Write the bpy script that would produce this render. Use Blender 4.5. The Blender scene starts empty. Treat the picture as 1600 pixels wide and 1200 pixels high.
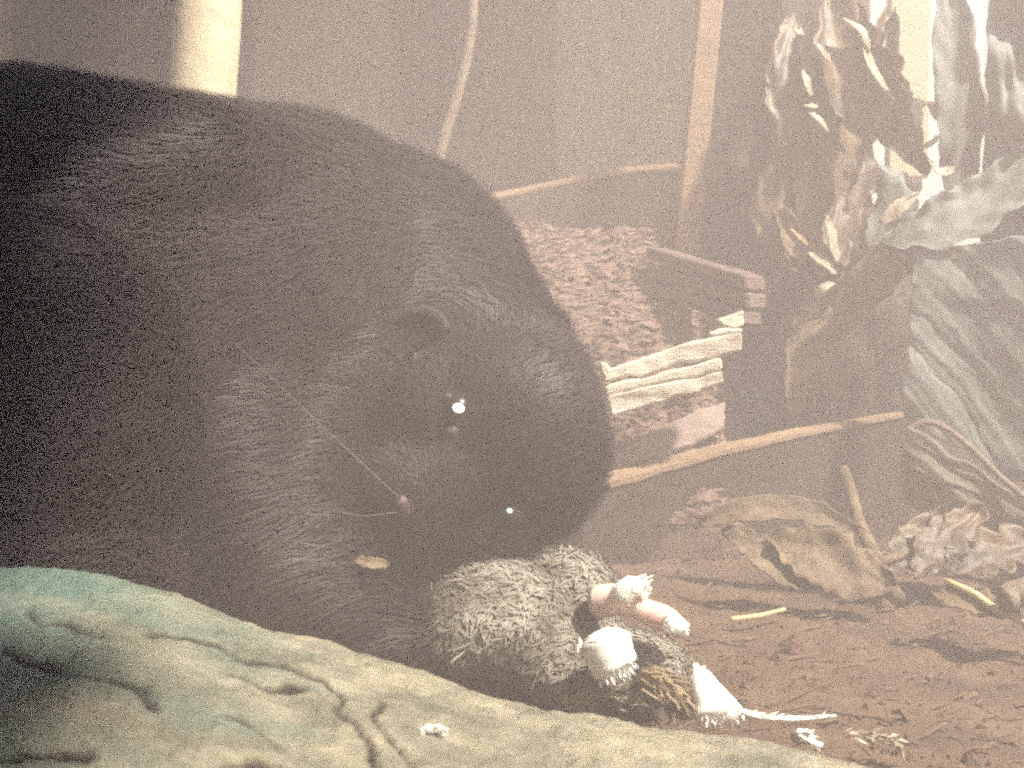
import bpy, bmesh, math, random
import numpy as np
from mathutils import Vector, Matrix, noise, Quaternion
R = math.radians
sc = bpy.context.scene
col = sc.collection
random.seed(7)

# ------------------------------------------------------------------ camera
CAM_Z = 0.14; PITCH = R(3.0); FOV = R(50)
FPX = 800 / math.tan(FOV / 2)
cd = bpy.data.cameras.new("camera"); cam = bpy.data.objects.new("camera", cd); col.objects.link(cam)
cam.location = (0, 0, CAM_Z); cam.rotation_euler = (R(90) - PITCH, 0, 0)
cd.sensor_width = 36; cd.angle = FOV; cd.clip_start = 0.005; cd.clip_end = 2000
cd.dof.use_dof = True; cd.dof.focus_distance = 0.46; cd.dof.aperture_fstop = 22.0
sc.camera = cam
FW = Vector((0, math.cos(PITCH), -math.sin(PITCH))); UP = Vector((0, math.sin(PITCH), math.cos(PITCH)))
def ray(px, py): return Vector((1, 0, 0)) * ((px - 800) / FPX) + UP * ((600 - py) / FPX) + FW
def P(px, py, d): return Vector((0, 0, CAM_Z)) + ray(px, py) * d     # point of the place at distance d
def G(px, py, z=0.0):                                                # point on the ground
    r = ray(px, py); return Vector((0, 0, CAM_Z)) + r * ((z - CAM_Z) / r.z)

# ------------------------------------------------------------------ light
SUN_AZ, SUN_EL = R(125), R(55)         # from the right, over the photographer's shoulder
w = bpy.data.worlds.new("World"); sc.world = w; w.use_nodes = True
nt = w.node_tree; bg = nt.nodes['Background']
sky = nt.nodes.new('ShaderNodeTexSky'); sky.sky_type = 'NISHITA'; sky.sun_disc = False
sky.sun_elevation = SUN_EL; sky.sun_rotation = SUN_AZ; sky.dust_density = 4.0
nt.links.new(sky.outputs[0], bg.inputs[0]); bg.inputs[1].default_value = 0.05
sd = bpy.data.lights.new("sun", 'SUN'); sun = bpy.data.objects.new("sun", sd); col.objects.link(sun)
sd.energy = 5.0; sd.angle = R(4); sd.color = (1, 0.93, 0.80)
sdir = Vector((math.sin(SUN_AZ) * math.cos(SUN_EL), math.cos(SUN_AZ) * math.cos(SUN_EL), math.sin(SUN_EL)))
sun.rotation_euler = sdir.to_track_quat('Z', 'Y').to_euler()
sc.view_settings.view_transform = 'Standard'; sc.view_settings.look = 'None'
sc.view_settings.gamma = 1; sc.view_settings.use_curve_mapping = False
sc.view_settings.exposure = 1.9
cy = sc.cycles
cy.use_denoising = False               # the photograph is grainy
cy.volume_bounces = 0; cy.max_bounces = 5; cy.diffuse_bounces = 3; cy.transparent_max_bounces = 16
cy.filter_width = 2.2
cy.use_adaptive_sampling = True; cy.adaptive_threshold = 0.05; cy.adaptive_min_samples = 14
SHADE_SHELF = (-0.62, 0.38, 0.755); SHADE_ROOF_X = 0.204; SHADE_ROOF_S = 0.52
HAZE_DENSITY = 0.75; HAZE_G = 0.0; HAZE_COL = (0.94, 0.81, 0.77, 1)

# ------------------------------------------------------------------ helpers
def tag(o, label=None, cat=None, group=None, kind=None):
    if label: o['label'] = label
    if cat: o['category'] = cat
    if group: o['group'] = group
    if kind: o['kind'] = kind
    return o
def empty(name, loc, label, cat, group=None):
    o = bpy.data.objects.new(name, None); o.empty_display_size = 0.02; col.objects.link(o); o.location = loc
    return tag(o, label, cat, group)
def link(name, me, m, parent=None, smooth=False):
    o = bpy.data.objects.new(name, me); col.objects.link(o)
    if m and not me.materials: me.materials.append(m)
    if parent:
        o.parent = parent; o.matrix_parent_inverse = Matrix.Translation(-parent_world(parent))
    if smooth:
        for p in me.polygons: p.use_smooth = True
    return o
def parent_world(p):
    return Vector((0, 0, 0)) if p.parent else Vector(p.location)      # parts stand at the world's origin
def mesh_py(name, vs, fs):
    me = bpy.data.meshes.new(name); me.from_pydata([tuple(v) for v in vs], [], fs); me.update(); return me
def mesh_bm(name, bm):
    bmesh.ops.recalc_face_normals(bm, faces=bm.faces)
    me = bpy.data.meshes.new(name); bm.to_mesh(me); bm.free(); return me
def fbm(v, oct=4): return noise.fractal(v, 1.0, 2.0, oct)

def mat(name, c1, c2=None, scale=40, rough=0.8, bump=0.0, bscale=120, stretch=(1, 1, 1), rot=(0, 0, 0), spec=0.3,
        c3=None, scale3=12, lo=0.35, hi=0.65, attr=None, attrcol=None, attr2=None, attrcol2=None, sheen=0.0):
    m = bpy.data.materials.new(name); m.use_nodes = True; n = m.node_tree.nodes; l = m.node_tree.links
    b = n['Principled BSDF']; b.inputs['Roughness'].default_value = rough
    b.inputs['Specular IOR Level'].default_value = spec
    if sheen: b.inputs['Sheen Weight'].default_value = sheen
    tc = n.new('ShaderNodeTexCoord'); mp = n.new('ShaderNodeMapping')
    mp.inputs['Scale'].default_value = stretch; mp.inputs['Rotation'].default_value = rot
    l.new(tc.outputs['Object'], mp.inputs[0])
    def nz(s, det=6):
        t = n.new('ShaderNodeTexNoise'); t.inputs['Scale'].default_value = s; t.inputs['Detail'].default_value = det
        t.inputs['Roughness'].default_value = 0.65
        l.new(mp.outputs[0], t.inputs['Vector']); return t.outputs['Fac']
    def rmp(src, a, c):
        r = n.new('ShaderNodeMapRange'); r.inputs[1].default_value = a; r.inputs[2].default_value = c
        l.new(src, r.inputs[0]); return r.outputs[0]
    def mix(f, A, B):
        x = n.new('ShaderNodeMix'); x.data_type = 'RGBA'; l.new(f, x.inputs[0])
        for k, s in ((6, A), (7, B)):
            if isinstance(s, tuple): x.inputs[k].default_value = (*s, 1)
            else: l.new(s, x.inputs[k])
        return x.outputs[2]
    c = c1
    if c2: c = mix(rmp(nz(scale), lo, hi), c1, c2)
    if c3: c = mix(rmp(nz(scale3, 4), 0.5, 0.68), c, c3)
    if attr2:
        a = n.new('ShaderNodeAttribute'); a.attribute_name = attr2
        c = mix(a.outputs['Fac'], c, attrcol2)
    if attr:
        a = n.new('ShaderNodeAttribute'); a.attribute_name = attr
        c = mix(a.outputs['Fac'], c, attrcol)
    if isinstance(c, tuple): b.inputs['Base Color'].default_value = (*c, 1)
    else: l.new(c, b.inputs['Base Color'])
    if bump:
        bp = n.new('ShaderNodeBump'); bp.inputs['Strength'].default_value = 0.8; bp.inputs['Distance'].default_value = bump
        l.new(nz(bscale, 8), bp.inputs['Height']); l.new(bp.outputs[0], b.inputs['Normal'])
    return m

M = dict(
    dirt=mat('dirt', (0.078, 0.048, 0.031), (0.13, 0.085, 0.056), 30, 0.95, 0.0015, 260, c3=(0.055, 0.038, 0.03), scale3=14),
    stone=mat('stone', (0.42, 0.375, 0.265), (0.17, 0.165, 0.12), 48, 0.9, 0.0060, 260, stretch=(1, 1.3, 1), rot=(0, 0, R(30)),
              c3=(0.17, 0.16, 0.12), scale3=16, attr='crack', attrcol=(0.035, 0.028, 0.022), attr2='lens_tint', attrcol2=(0.11, 0.20, 0.175)),
    plank=mat('plank_brown', (0.10, 0.07, 0.062), (0.15, 0.108, 0.095), 20, 0.85, 0.001, 90, stretch=(6, 6, 0.6)),
    plank2=mat('plank_olive', (0.52, 0.47, 0.27), (0.60, 0.55, 0.34), 20, 0.85, 0.001, 90, stretch=(6, 6, 0.6)),
    plank3=mat('plank_dark', (0.036, 0.025, 0.021), (0.055, 0.038, 0.031), 20, 0.85, 0.001, 90, stretch=(6, 6, 0.6)),
    bloomwood=mat('plank_bloom', (0.62, 0.68, 0.66), (0.70, 0.76, 0.74), 14, 0.85, 0.001, 60, stretch=(6, 6, 0.6)),  # right-hand boards coloured pale to paint in the milky bloom
    dark=mat('dark_wood', (0.03, 0.02, 0.016), (0.05, 0.034, 0.026), 16, 0.85, 0.001, 80, stretch=(3, 3, 1)),
    brown=mat('brown_wood', (0.028, 0.018, 0.014), (0.05, 0.032, 0.023), 20, 0.8, 0.001, 90, stretch=(1, 4, 4)),
    ochre=mat('raw_wood', (0.27, 0.18, 0.105), (0.17, 0.11, 0.068), 30, 0.75, 0.0008, 90, stretch=(1, 6, 6)),
    edgewood=mat('raw_edge_wood', (0.27, 0.185, 0.11), (0.17, 0.11, 0.07), 30, 0.8, 0.0008, 90, stretch=(1, 6, 6)),
    tan=mat('pale_wood', (0.24, 0.195, 0.15), (0.13, 0.10, 0.08), 26, 0.85, 0.001, 90, stretch=(1, 7, 7)),
    whitewood=mat('whitewashed_wood', (0.58, 0.54, 0.44), (0.40, 0.36, 0.29), 22, 0.8, 0.001, 110, stretch=(1, 8, 8), c3=(0.30, 0.24, 0.19), scale3=16, lo=0.45, hi=0.75),
    pinkwood=mat('pinkish_board', (0.30, 0.23, 0.20), (0.19, 0.14, 0.12), 18, 0.85, 0.0006, 70, stretch=(1, 5, 5)),
    post=mat('post_paint', (0.60, 0.54, 0.37), (0.48, 0.42, 0.27), 30, 0.6, 0.0008, 120, c3=(0.36, 0.29, 0.19), scale3=26),
    bark=mat('bark', (0.15, 0.10, 0.08), (0.05, 0.032, 0.026), 60, 0.95, 0.0015, 200, stretch=(1, 5, 5)),
    flake=mat('bark_flake', (0.27, 0.18, 0.145), (0.04, 0.026, 0.02), 110, 0.9),
    fur=mat('black_fur', (0.026, 0.020, 0.021), None, rough=0.5, spec=0.18),
    furbase=mat('black_skin', (0.018, 0.014, 0.0145), None, rough=0.9, spec=0.1),
    earskin=mat('ear_skin', (0.030, 0.025, 0.025), (0.016, 0.013, 0.013), 200, 0.7, 0.0005, 400),
    lid=mat('eyelid_skin', (0.10, 0.085, 0.08), (0.05, 0.04, 0.04), 500, 0.6),
    nose=mat('nose_skin', (0.085, 0.055, 0.05), (0.05, 0.035, 0.035), 300, 0.35, 0.0003, 900),
    shine=mat('white_eyeshine', (0.98, 0.99, 0.96), None, rough=0.42, spec=1.0),
    glint=mat('green_eyeshine', (0.45, 0.80, 0.66), None, rough=0.4, spec=0.8),
    iris=mat('dark_iris', (0.02, 0.018, 0.012), (0.012, 0.012, 0.01), 400, 0.3, spec=0.3),
    whisker=mat('whisker_hair', (0.16, 0.15, 0.14), None, rough=0.5),
    white=mat('white_down', (0.88, 0.87, 0.82), (0.78, 0.77, 0.72), 120, 0.9),
    greyf=mat('grey_barred_feather', (0.13, 0.112, 0.088), (0.29, 0.265, 0.225), 60, 0.85, lo=0.42, hi=0.58),
    greybody=mat('grey_plumage', (0.12, 0.10, 0.08), (0.25, 0.23, 0.195), 48, 0.9, 0.001, 300),
    tanf=mat('tan_feather', (0.27, 0.205, 0.125), (0.15, 0.11, 0.07), 110, 0.85),
    flesh=mat('flesh', (0.55, 0.30, 0.27), (0.70, 0.58, 0.50), 70, 0.55, 0.0005, 300),
    leaf=mat('dry_leaf', (0.17, 0.125, 0.075), (0.07, 0.05, 0.032), 60, 0.7, 0.0006, 200),
    straw=mat('straw', (0.58, 0.47, 0.26), (0.44, 0.33, 0.17), 60, 0.7),
    litter=mat('litter', (0.085, 0.056, 0.037), (0.14, 0.095, 0.062), 40, 0.9),
    ring=mat('dark_hose', (0.07, 0.06, 0.06), (0.12, 0.10, 0.09), 40, 0.6),
    greenleaf=mat('grey_green_leaf', (0.10, 0.112, 0.106), (0.18, 0.195, 0.188), 26, 0.62, 0.0008, 90, stretch=(1, 1, 1), spec=0.3, c3=(0.14, 0.16, 0.14), scale3=14),
    stem=mat('dark_stem', (0.022, 0.014, 0.012), (0.045, 0.030, 0.023), 30, 0.75, 0.0016, 70, stretch=(5, 5, 0.7)),
    brownleaf=mat('withered_leaf', (0.035, 0.024, 0.017), (0.13, 0.088, 0.052), 40, 0.5, 0.0008, 120, spec=0.4),
    glint_feather=mat('pale_glint_feather', (0.46, 0.40, 0.29), (0.13, 0.10, 0.07), 110, 0.5, 0.0006, 200),
    yellow=mat('yellow_gap_light', (0.46, 0.45, 0.29), (0.38, 0.37, 0.23), 20, 0.8, 0.0006, 80),
    frond=mat('frond_blade', (0.22, 0.19, 0.15), (0.12, 0.10, 0.085), 40, 0.7, 0.0008, 140),
    stain=mat('red_stain', (0.075, 0.026, 0.022), (0.06, 0.026, 0.022), 80, 0.6),
)
def board(name, pts, d, thick, m, parent=None, jag=0.0, back=None):
    """a flat board whose outline is given by pixels at distances d, with real thickness away from the camera"""
    ds = d if isinstance(d, (list, tuple)) else [d] * len(pts)
    top = [P(x, y, q) for (x, y), q in zip(pts, ds)]
    nrm = Vector((0, 0, 0))
    for i in range(len(top)): nrm += top[i].cross(top[(i + 1) % len(top)])
    nrm.normalize()
    if nrm.y < 0: nrm = -nrm
    bm = bmesh.new()
    vs = [bm.verts.new(v) for v in top]; f = bm.faces.new(vs)
    r = bmesh.ops.extrude_face_region(bm, geom=[f])
    for v in r['geom']:
        if isinstance(v, bmesh.types.BMVert): v.co += nrm * thick
    bmesh.ops.bevel(bm, geom=list(bm.edges), offset=min(0.0012, thick * 0.2), segments=1, affect='EDGES')
    bmesh.ops.triangulate(bm, faces=list(bm.faces))
    bmesh.ops.subdivide_edges(bm, edges=[e for e in bm.edges if e.calc_length() > 0.004], cuts=4, use_grid_fill=True)
    bmesh.ops.triangulate(bm, faces=list(bm.faces))
    for v in bm.verts:
        c = v.co; v.co = c + Vector((noise.noise(c * 170), noise.noise(c * 120 + Vector((5, 0, 0))), noise.noise(Vector((c.x * 60, c.y * 300, c.z * 330))))) * min(0.0009, thick * 0.1)
    return link(name, mesh_bm(name, bm), m, parent)

def tube(pts, rads, seg=8, cap=True):
    vs, fs = [], []
    n = len(pts)
    for i, p in enumerate(pts):
        t = (Vector(pts[min(i + 1, n - 1)]) - Vector(pts[max(i - 1, 0)])).normalized()
        a = t.orthogonal() if i == 0 else (prev - t * prev.dot(t)).normalized()
        a.normalize(); prev = a; b = t.cross(a)
        for k in range(seg):
            an = 2 * math.pi * k / seg
            vs.append(Vector(p) + (a * math.cos(an) + b * math.sin(an)) * rads[i])
    for i in range(n - 1):
        for k in range(seg):
            fs.append((i * seg + k, i * seg + (k + 1) % seg, (i + 1) * seg + (k + 1) % seg, (i + 1) * seg + k))
    if cap: fs += [tuple(range(seg))[::-1], tuple((n - 1) * seg + k for k in range(seg))]
    return vs, fs
def bez(pts, n):
    """Catmull-Rom through points"""
    pts = [Vector(p) for p in pts]; q = [pts[0] * 2 - pts[1]] + pts + [pts[-1] * 2 - pts[-2]]
    out = []
    for i in range(n):
        u = i / (n - 1) * (len(pts) - 1); k = min(int(u), len(pts) - 2); t = u - k
        a, b, c, d = q[k:k + 4]
        out.append(0.5 * ((2 * b) + (c - a) * t + (2 * a - 5 * b + 4 * c - d) * t * t + (3 * b - a - 3 * c + d) * t ** 3))
    return out
def stick(name, pts, r0, r1, m, parent=None, n=14, wob=0.0):
    c = bez(pts, n)
    c = [p + Vector((fbm(p * 60), fbm(p * 60 + Vector((9, 0, 0))), fbm(p * 60 + Vector((0, 9, 0))))) * wob for p in c]
    vs, fs = tube(c, [r0 + (r1 - r0) * i / (n - 1) for i in range(n)])
    return link(name, mesh_py(name, vs, fs), m, parent, True)

# ------------------------------------------------------------------ ground
def axis(lo, a, b, hi, coarse, fine):
    return np.concatenate([np.arange(lo, a, coarse), np.arange(a, b, fine), np.arange(b, hi + coarse, coarse)])
gx = axis(-1.5, -0.35, 0.55, 1.5, 0.04, 0.0045); gy = axis(-0.9, 0.28, 0.95, 1.5, 0.04, 0.0045)
def gh(x, y):
    return (fbm(Vector((x * 9, y * 9, 0)), 3) * 0.006 + fbm(Vector((x * 45, y * 45, 3)), 4) * 0.0028) - 0.004
gv = [(x, y, gh(x, y)) for y in gy for x in gx]; nx = len(gx)
gf = [(j * nx + i, j * nx + i + 1, (j + 1) * nx + i + 1, (j + 1) * nx + i) for j in range(len(gy) - 1) for i in range(nx - 1)]
tag(link('ground', mesh_py('ground', gv, gf), M['dirt'], None, True), kind='structure')

# ------------------------------------------------------------------ boulder in the foreground
rpx = [(-500, 900), (-200, 886), (0, 888), (140, 900), (270, 925), (400, 985), (560, 1030), (700, 1062), (850, 1112), (1000, 1142), (1150, 1166), (1350, 1192), (1600, 1240), (1900, 1330)]
rw = [P(x, y, 0.31 - 0.02 * max(0, x) / 1600) for x, y in rpx]
rx = [p.x for p in rw]; ry = [p.y for p in rw]; rz = [p.z for p in rw]
def bh(x, y):
    zr = float(np.interp(x, rx, rz)); t = y - float(np.interp(x, rx, ry))
    z = zr - (22 * t * t if t > 0 else 0.55 * t * t)
    z += fbm(Vector((x * 14, y * 14, 5)), 3) * 0.0035 + fbm(Vector((x * 60 + y * 30, y * 90, 8)), 3) * 0.0010 + abs(noise.noise(Vector((x * 120 + y * 60, y * 170, 9)))) * -0.0007 + noise.noise(Vector((x * 260, y * 260, 4))) * 0.0006 + noise.noise(Vector((x * 520, y * 520, 5))) * 0.0003
    # low ridges running away to the lower right
    z += 0.0006 * math.sin((x * 0.8 + y * 1.6) * 70 + 3 * fbm(Vector((x * 10, y * 10, 2)), 2)) * min(1, max(0, -x * 6 + 0.1))
    return z
def on_rock(px, py):
    r = ray(px, py); lo, hi = 0.08, 0.45
    o = Vector((0, 0, CAM_Z)); s = lo
    while s < hi:
        p = o + r * s
        if p.z < bh(p.x, p.y): break
        s += 0.001
    return o + r * s
cracks = [([(505, 1058), (530, 1100), (560, 1140), (585, 1180), (600, 1215)], 0.0011),
          ([(230, 985), (300, 1000), (345, 1015), (380, 1028), (440, 1045), (505, 1060)], 0.0020),
          ([(360, 1060), (400, 1068), (425, 1078), (480, 1075)], 0.0012),
          ([(340, 1115), (375, 1130), (410, 1145), (455, 1180)], 0.0013),
          ([(0, 1020), (50, 1035), (110, 1050), (200, 1070), (250, 1105)], 0.0024),
          ([(585, 1090), (590, 1130), (620, 1170), (628, 1210)], 0.0012),
          ([(20, 1185), (70, 1180), (130, 1178)], 0.0022), ([(330, 1200), (400, 1196), (450, 1210)], 0.002),
          ([(40, 955), (90, 975), (150, 985)], 0.0016)]
crk = []
for pts, wd in cracks:
    c = bez([on_rock(*p) for p in pts], 24)
    crk += [(c[i].x, c[i].y, c[i + 1].x, c[i + 1].y, wd * 0.55) for i in range(23)]
A = np.array(crk)
bx = np.concatenate([np.arange(-0.42, -0.19, 0.004), np.arange(-0.19, 0.10, 0.0011), np.arange(0.10, 0.34, 0.003)]); by = np.concatenate([np.arange(-0.02, 0.15, 0.006), np.arange(0.15, 0.34, 0.0012), np.arange(0.34, 0.42, 0.003)])
bv, cr, al = [], [], []
for y in by:
    for x in bx:
        z = bh(x, y); k = 0.0
        if y > 0.14 and x < 0.1:
            wx = x + 0.004 * noise.noise(Vector((x * 110, y * 110, 0))); wy = y + 0.004 * noise.noise(Vector((x * 110, y * 110, 7)))
            ex = A[:, 2] - A[:, 0]; ey = A[:, 3] - A[:, 1]
            t = np.clip(((wx - A[:, 0]) * ex + (wy - A[:, 1]) * ey) / (ex * ex + ey * ey + 1e-12), 0, 1)
            dd = np.hypot(wx - A[:, 0] - t * ex, wy - A[:, 1] - t * ey) / A[:, 4]
            q = float(dd.min())
            if q < 1.9: k = max(0.0, 1 - q / 1.9) * min(1, max(0.15, 0.75 + 0.9 * noise.noise(Vector((x * 90, y * 90, 2)))))
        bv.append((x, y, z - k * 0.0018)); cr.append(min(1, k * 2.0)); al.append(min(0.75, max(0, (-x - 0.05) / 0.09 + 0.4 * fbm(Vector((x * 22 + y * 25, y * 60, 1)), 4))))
nx = len(bx)
bf = [(j * nx + i, j * nx + i + 1, (j + 1) * nx + i + 1, (j + 1) * nx + i) for j in range(len(by) - 1) for i in range(nx - 1)]
bme = mesh_py('boulder', bv, bf)
at = bme.attributes.new('crack', 'FLOAT', 'POINT'); at.data.foreach_set('value', cr)
at = bme.attributes.new('lens_tint', 'FLOAT', 'POINT'); at.data.foreach_set('value', al)  # teal lens tint painted into the colour of the left end
tag(link('boulder', bme, M['stone'], None, True), 'pale smooth boulder with dark cracks and a painted teal lens tint in the foreground', 'rock')

# ------------------------------------------------------------------ board wall at the back
wall = empty('board_wall', (0, 1.12, 0), 'tall brown wall of upright boards closing the back', 'wall')
edges = [-1700, -1450, -1205, -960, -715, -470, -225, 20, 262, 395, 628, 868, 1112, 1352, 1590, 1830, 2070, 2320, 2560]
wm = ['plank', 'plank3', 'plank2', 'plank', 'plank3', 'plank', 'plank2', 'plank3', 'plank', 'plank2', 'plank', 'plank2', 'plank3', 'bloomwood', 'bloomwood', 'bloomwood', 'bloomwood', 'bloomwood']
for i in range(len(edges) - 1):
    x0 = (edges[i] - 800) / FPX * 1.12; x1 = (edges[i + 1] - 800) / FPX * 1.12
    bm = bmesh.new(); bmesh.ops.create_cube(bm, size=1)
    yy = 1.12 + (i % 2) * 0.021 + random.uniform(-0.003, 0)
    for v in bm.verts: v.co = Vector(((x0 + x1) / 2 + v.co.x * (x1 - x0 + 0.012 * (i % 2) - 0.001), yy + 0.01 + v.co.y * 0.02, 0.26 + v.co.z * 0.60))
    bmesh.ops.bevel(bm, geom=list(bm.edges), offset=0.002, segments=1, affect='EDGES')
    link('plank', mesh_bm('plank', bm), M[wm[i]], wall)

def slab(name, lo, hi, m, parent):
    bm = bmesh.new(); bmesh.ops.create_cube(bm, size=1); lo, hi = Vector(lo), Vector(hi)
    for v in bm.verts: v.co = Vector([(lo[k] + hi[k]) / 2 + v.co[k] * (hi[k] - lo[k]) for k in range(3)])
    bmesh.ops.bevel(bm, geom=list(bm.edges), offset=0.002, segments=1, affect='EDGES')
    return link(name, mesh_bm(name, bm), m, parent)
roof = empty('shade_roof', (-0.5, 0.1, 0.56), 'added unseen board roof shading the near left side', 'roof')  # unseen roof added to shade the left; board ends slanted for that
for k in range(8): slab('plank', (-0.80, -0.62 + k * 0.135, 0.560 + (k % 2) * 0.008), (SHADE_ROOF_X - SHADE_ROOF_S * (-0.55 + k * 0.135), -0.62 + k * 0.135 + 0.139, 0.567 + (k % 2) * 0.008), M['plank3'], roof)
shade_shelf = empty('shade_boards', (0.3, 0.8, 0.56), 'added unseen boards shading the air before the back wall', 'roof')  # unseen boards added to shade the back wall and the air before it
for k in range(3): slab('plank', (SHADE_SHELF[0], SHADE_SHELF[2] + k * 0.14, 0.574 + (k % 2) * 0.008), (SHADE_SHELF[1], SHADE_SHELF[2] + k * 0.14 + 0.144, 0.581 + (k % 2) * 0.008), M['plank3'], shade_shelf)
def fence(name, a, b, n, label):
    root = empty(name, (*a, 0), label, 'wall'); a, b = Vector((*a, 0)), Vector((*b, 0)); d = (b - a) / n; nr = Vector((-d.y, d.x, 0)).normalized()
    for k in range(n):
        p = a + d * k - d * 0.02 + nr * 0.012 * (k % 2); q = p + d * 1.04; bm = bmesh.new(); t = nr * 0.010; h0, h1 = Vector((0, 0, -0.03)), Vector((0, 0, 0.552))
        v = [bm.verts.new(x) for x in (p + h0, q + h0, q + h0 + t, p + h0 + t, p + h1, q + h1, q + h1 + t, p + h1 + t)]
        for f in ((0, 3, 2, 1), (4, 5, 6, 7), (0, 1, 5, 4), (1, 2, 6, 5), (2, 3, 7, 6), (3, 0, 4, 7)): bm.faces.new([v[i] for i in f])
        link('plank', mesh_bm('plank', bm), M['plank3'], root)
fence('side_blocker', (-0.36, -0.5), (-0.66, 1.08), 11, 'added unseen upright boards blocking sky light beyond the left edge')  # unseen boards added to keep sky light off the left
fence('rear_blocker', (-0.36, -0.52), (0.12, -0.56), 4, 'added unseen boards blocking sky light behind the viewer')  # added out of view to block sky light from behind left

# ------------------------------------------------------------------ post, lath, stalk
def upright(name, x0, y0, x1, y1, d, wpx, m, label, cat, round_=True, down=0.0, thick=0.008):
    a = P(x0, y0, d); b = P(x1, y1, d); dr = (b - a).normalized()
    a = a - dr * 0.05
    if down is not None: b = b + dr * max((down - b.z) / dr.z, 0)
    if a.z > 0.575: a = a + dr * ((0.575 - a.z) / dr.z)
    wd = wpx / FPX * d
    if round_:
        n = 30; c = [a.lerp(b, i / (n - 1)) for i in range(n)]
        vs, fs = tube(c, [wd / 2 * (1 + 0.04 * fbm(p * 25)) for p in c], 24)
        return tag(link(name, mesh_py(name, vs, fs), m, None, True), label, cat)
    s = Vector((1, 0, 0)) * wd / 2; q = Vector((0, thick, 0)); bm = bmesh.new()
    v = [bm.verts.new(p) for p in (a - s, a + s, b + s, b - s, a - s + q, a + s + q, b + s + q, b - s + q)]
    for f in ((0, 1, 2, 3), (4, 7, 6, 5), (0, 4, 5, 1), (1, 5, 6, 2), (2, 6, 7, 3), (3, 7, 4, 0)): bm.faces.new([v[i] for i in f])
    bmesh.ops.bevel(bm, geom=list(bm.edges), offset=0.0015, segments=1, affect='EDGES')
    return tag(link(name, mesh_bm(name, bm), m), label, cat)
upright('post', 327, 0, 317, 148, 0.78, 102, M['post'], 'pale cream round post with dark blotches behind the cat', 'post')
upright('wooden_lath', 1112, 0, 1074, 385, 0.80, 38, M['ochre'], 'thin brown lath leaning upright before the back wall', 'lath', False, thick=0.012)
stick('dry_stalk', [P(742, -40, 0.8), P(735, 60, 0.8), P(712, 160, 0.8), P(690, 232, 0.8), P(640, 480, 0.8), G(610, 800)], 0.0035, 0.0045, M['tan'])
tag(bpy.data.objects['dry_stalk'], 'faint pale dry stalk standing above the back of the cat', 'stalk')
upright('gap_light_strip', 1424, -60, 1420, 277, 0.98, 64, M['yellow'], 'pale yellow upright strip painted as background light behind the withered stem at the upper right', 'slat', False, down=None, thick=0.012)  # yellow strip stands in for background light between the stems

# ------------------------------------------------------------------ things behind the cat, on the right
# curved board with a pale rim
cb = empty('curved_board', G(900, 790), 'dark bent board with pale arched rim behind the litter heap', 'board')
rim = bez([P(640, 345, 0.84), P(745, 315, 0.84), P(850, 290, 0.84), P(960, 268, 0.84), P(1075, 262, 0.84), P(1190, 275, 0.84)], 40)
vs, fs = [], []
for i, p in enumerate(rim):
    bow = Vector((0, 0.03 * math.sin(i / 39 * math.pi), 0))
    for q in (Vector((0, 0, 0)), Vector((0, 0.010, 0))):
        vs.append(p + q + bow); vs.append(Vector((p.x, p.y + q.y, 0.0)) + bow)
for i in range(39):
    a = i * 4; b = a + 4
    fs += [(a, b, b + 1, a + 1), (a + 2, a + 3, b + 3, b + 2), (a, a + 2, b + 2, b), (a + 1, b + 1, b + 3, a + 3)]
fs += [(0, 1, 3, 2), (156, 158, 159, 157)]
link('panel', mesh_py('panel', vs, fs), M['dark'], cb)
rc = [p + Vector((0, 0.03 * math.sin(i / 39 * math.pi) + 0.003, 0.002)) for i, p in enumerate(rim)]
vs, fs = tube(rc, [0.0042 + 0.0006 * fbm(p * 80) for p in rc], 8); link('rim', mesh_py('rim', vs, fs), M['ochre'], cb, True)

# heap of litter and wood chips sloping up behind the cat
lg = empty('litter_heap', G(930, 760), 'sloping heap of pinkish leaf litter and wood chips behind the cat', 'heap')
def hz(x, y):
    f = min(1, max(0, (y - 0.672) / 0.165)); z = 0.215 * f ** 0.62
    e = 0.157 + 0.018 * fbm(Vector((y * 14, 2, 0)), 3) - 0.02 * (f < 0.62)
    z *= 1 / (1 + math.exp((x - e) / 0.006))
    return z + 0.010 * fbm(Vector((x * 24, y * 24, 3)), 4) * f + 0.004 * fbm(Vector((x * 110, y * 110, 4)), 3)
hx = np.arange(-0.16, 0.20, 0.0035); hy = np.arange(0.668, 0.845, 0.0025)
vs = [(x, y, hz(x, y) - 0.004) for y in hy for x in hx]; n_ = len(hx)
fs = [(j * n_ + i, j * n_ + i + 1, (j + 1) * n_ + i + 1, (j + 1) * n_ + i) for j in range(len(hy) - 1) for i in range(n_ - 1)]
link('mound', mesh_py('mound', vs, fs), M['bark'], lg)
vs, fs = [], []
for i in range(5200):
    x, y = random.uniform(-0.06, 0.165), random.uniform(0.675, 0.84); p = Vector((x, y, hz(x, y) + 0.0005))
    nn = Vector((-(hz(x + .004, y) - hz(x - .004, y)) / .008, -(hz(x, y + .004) - hz(x, y - .004)) / .008, 1)).normalized()
    t = Vector((1, random.gauss(0, 0.45), random.gauss(-0.08, 0.25))); t = (t - nn * t.dot(nn) * 0.85).normalized(); s_ = nn.cross(t).normalized()
    L = random.uniform(0.003, 0.015) * random.choice((0.6, 1, 1)); wd = random.uniform(0.0006, 0.0024); b0 = len(vs)
    vs += [p - s_ * wd, p + s_ * wd, p + t * L * 0.6 + s_ * wd * 0.8 + nn * 0.0012, p + t * L * 0.6 - s_ * wd * 0.8 + nn * 0.0012, p + t * L + nn * random.uniform(-0.001, 0.002)]
    fs += [(b0, b0 + 1, b0 + 2, b0 + 3), (b0 + 3, b0 + 2, b0 + 4)]
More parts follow.
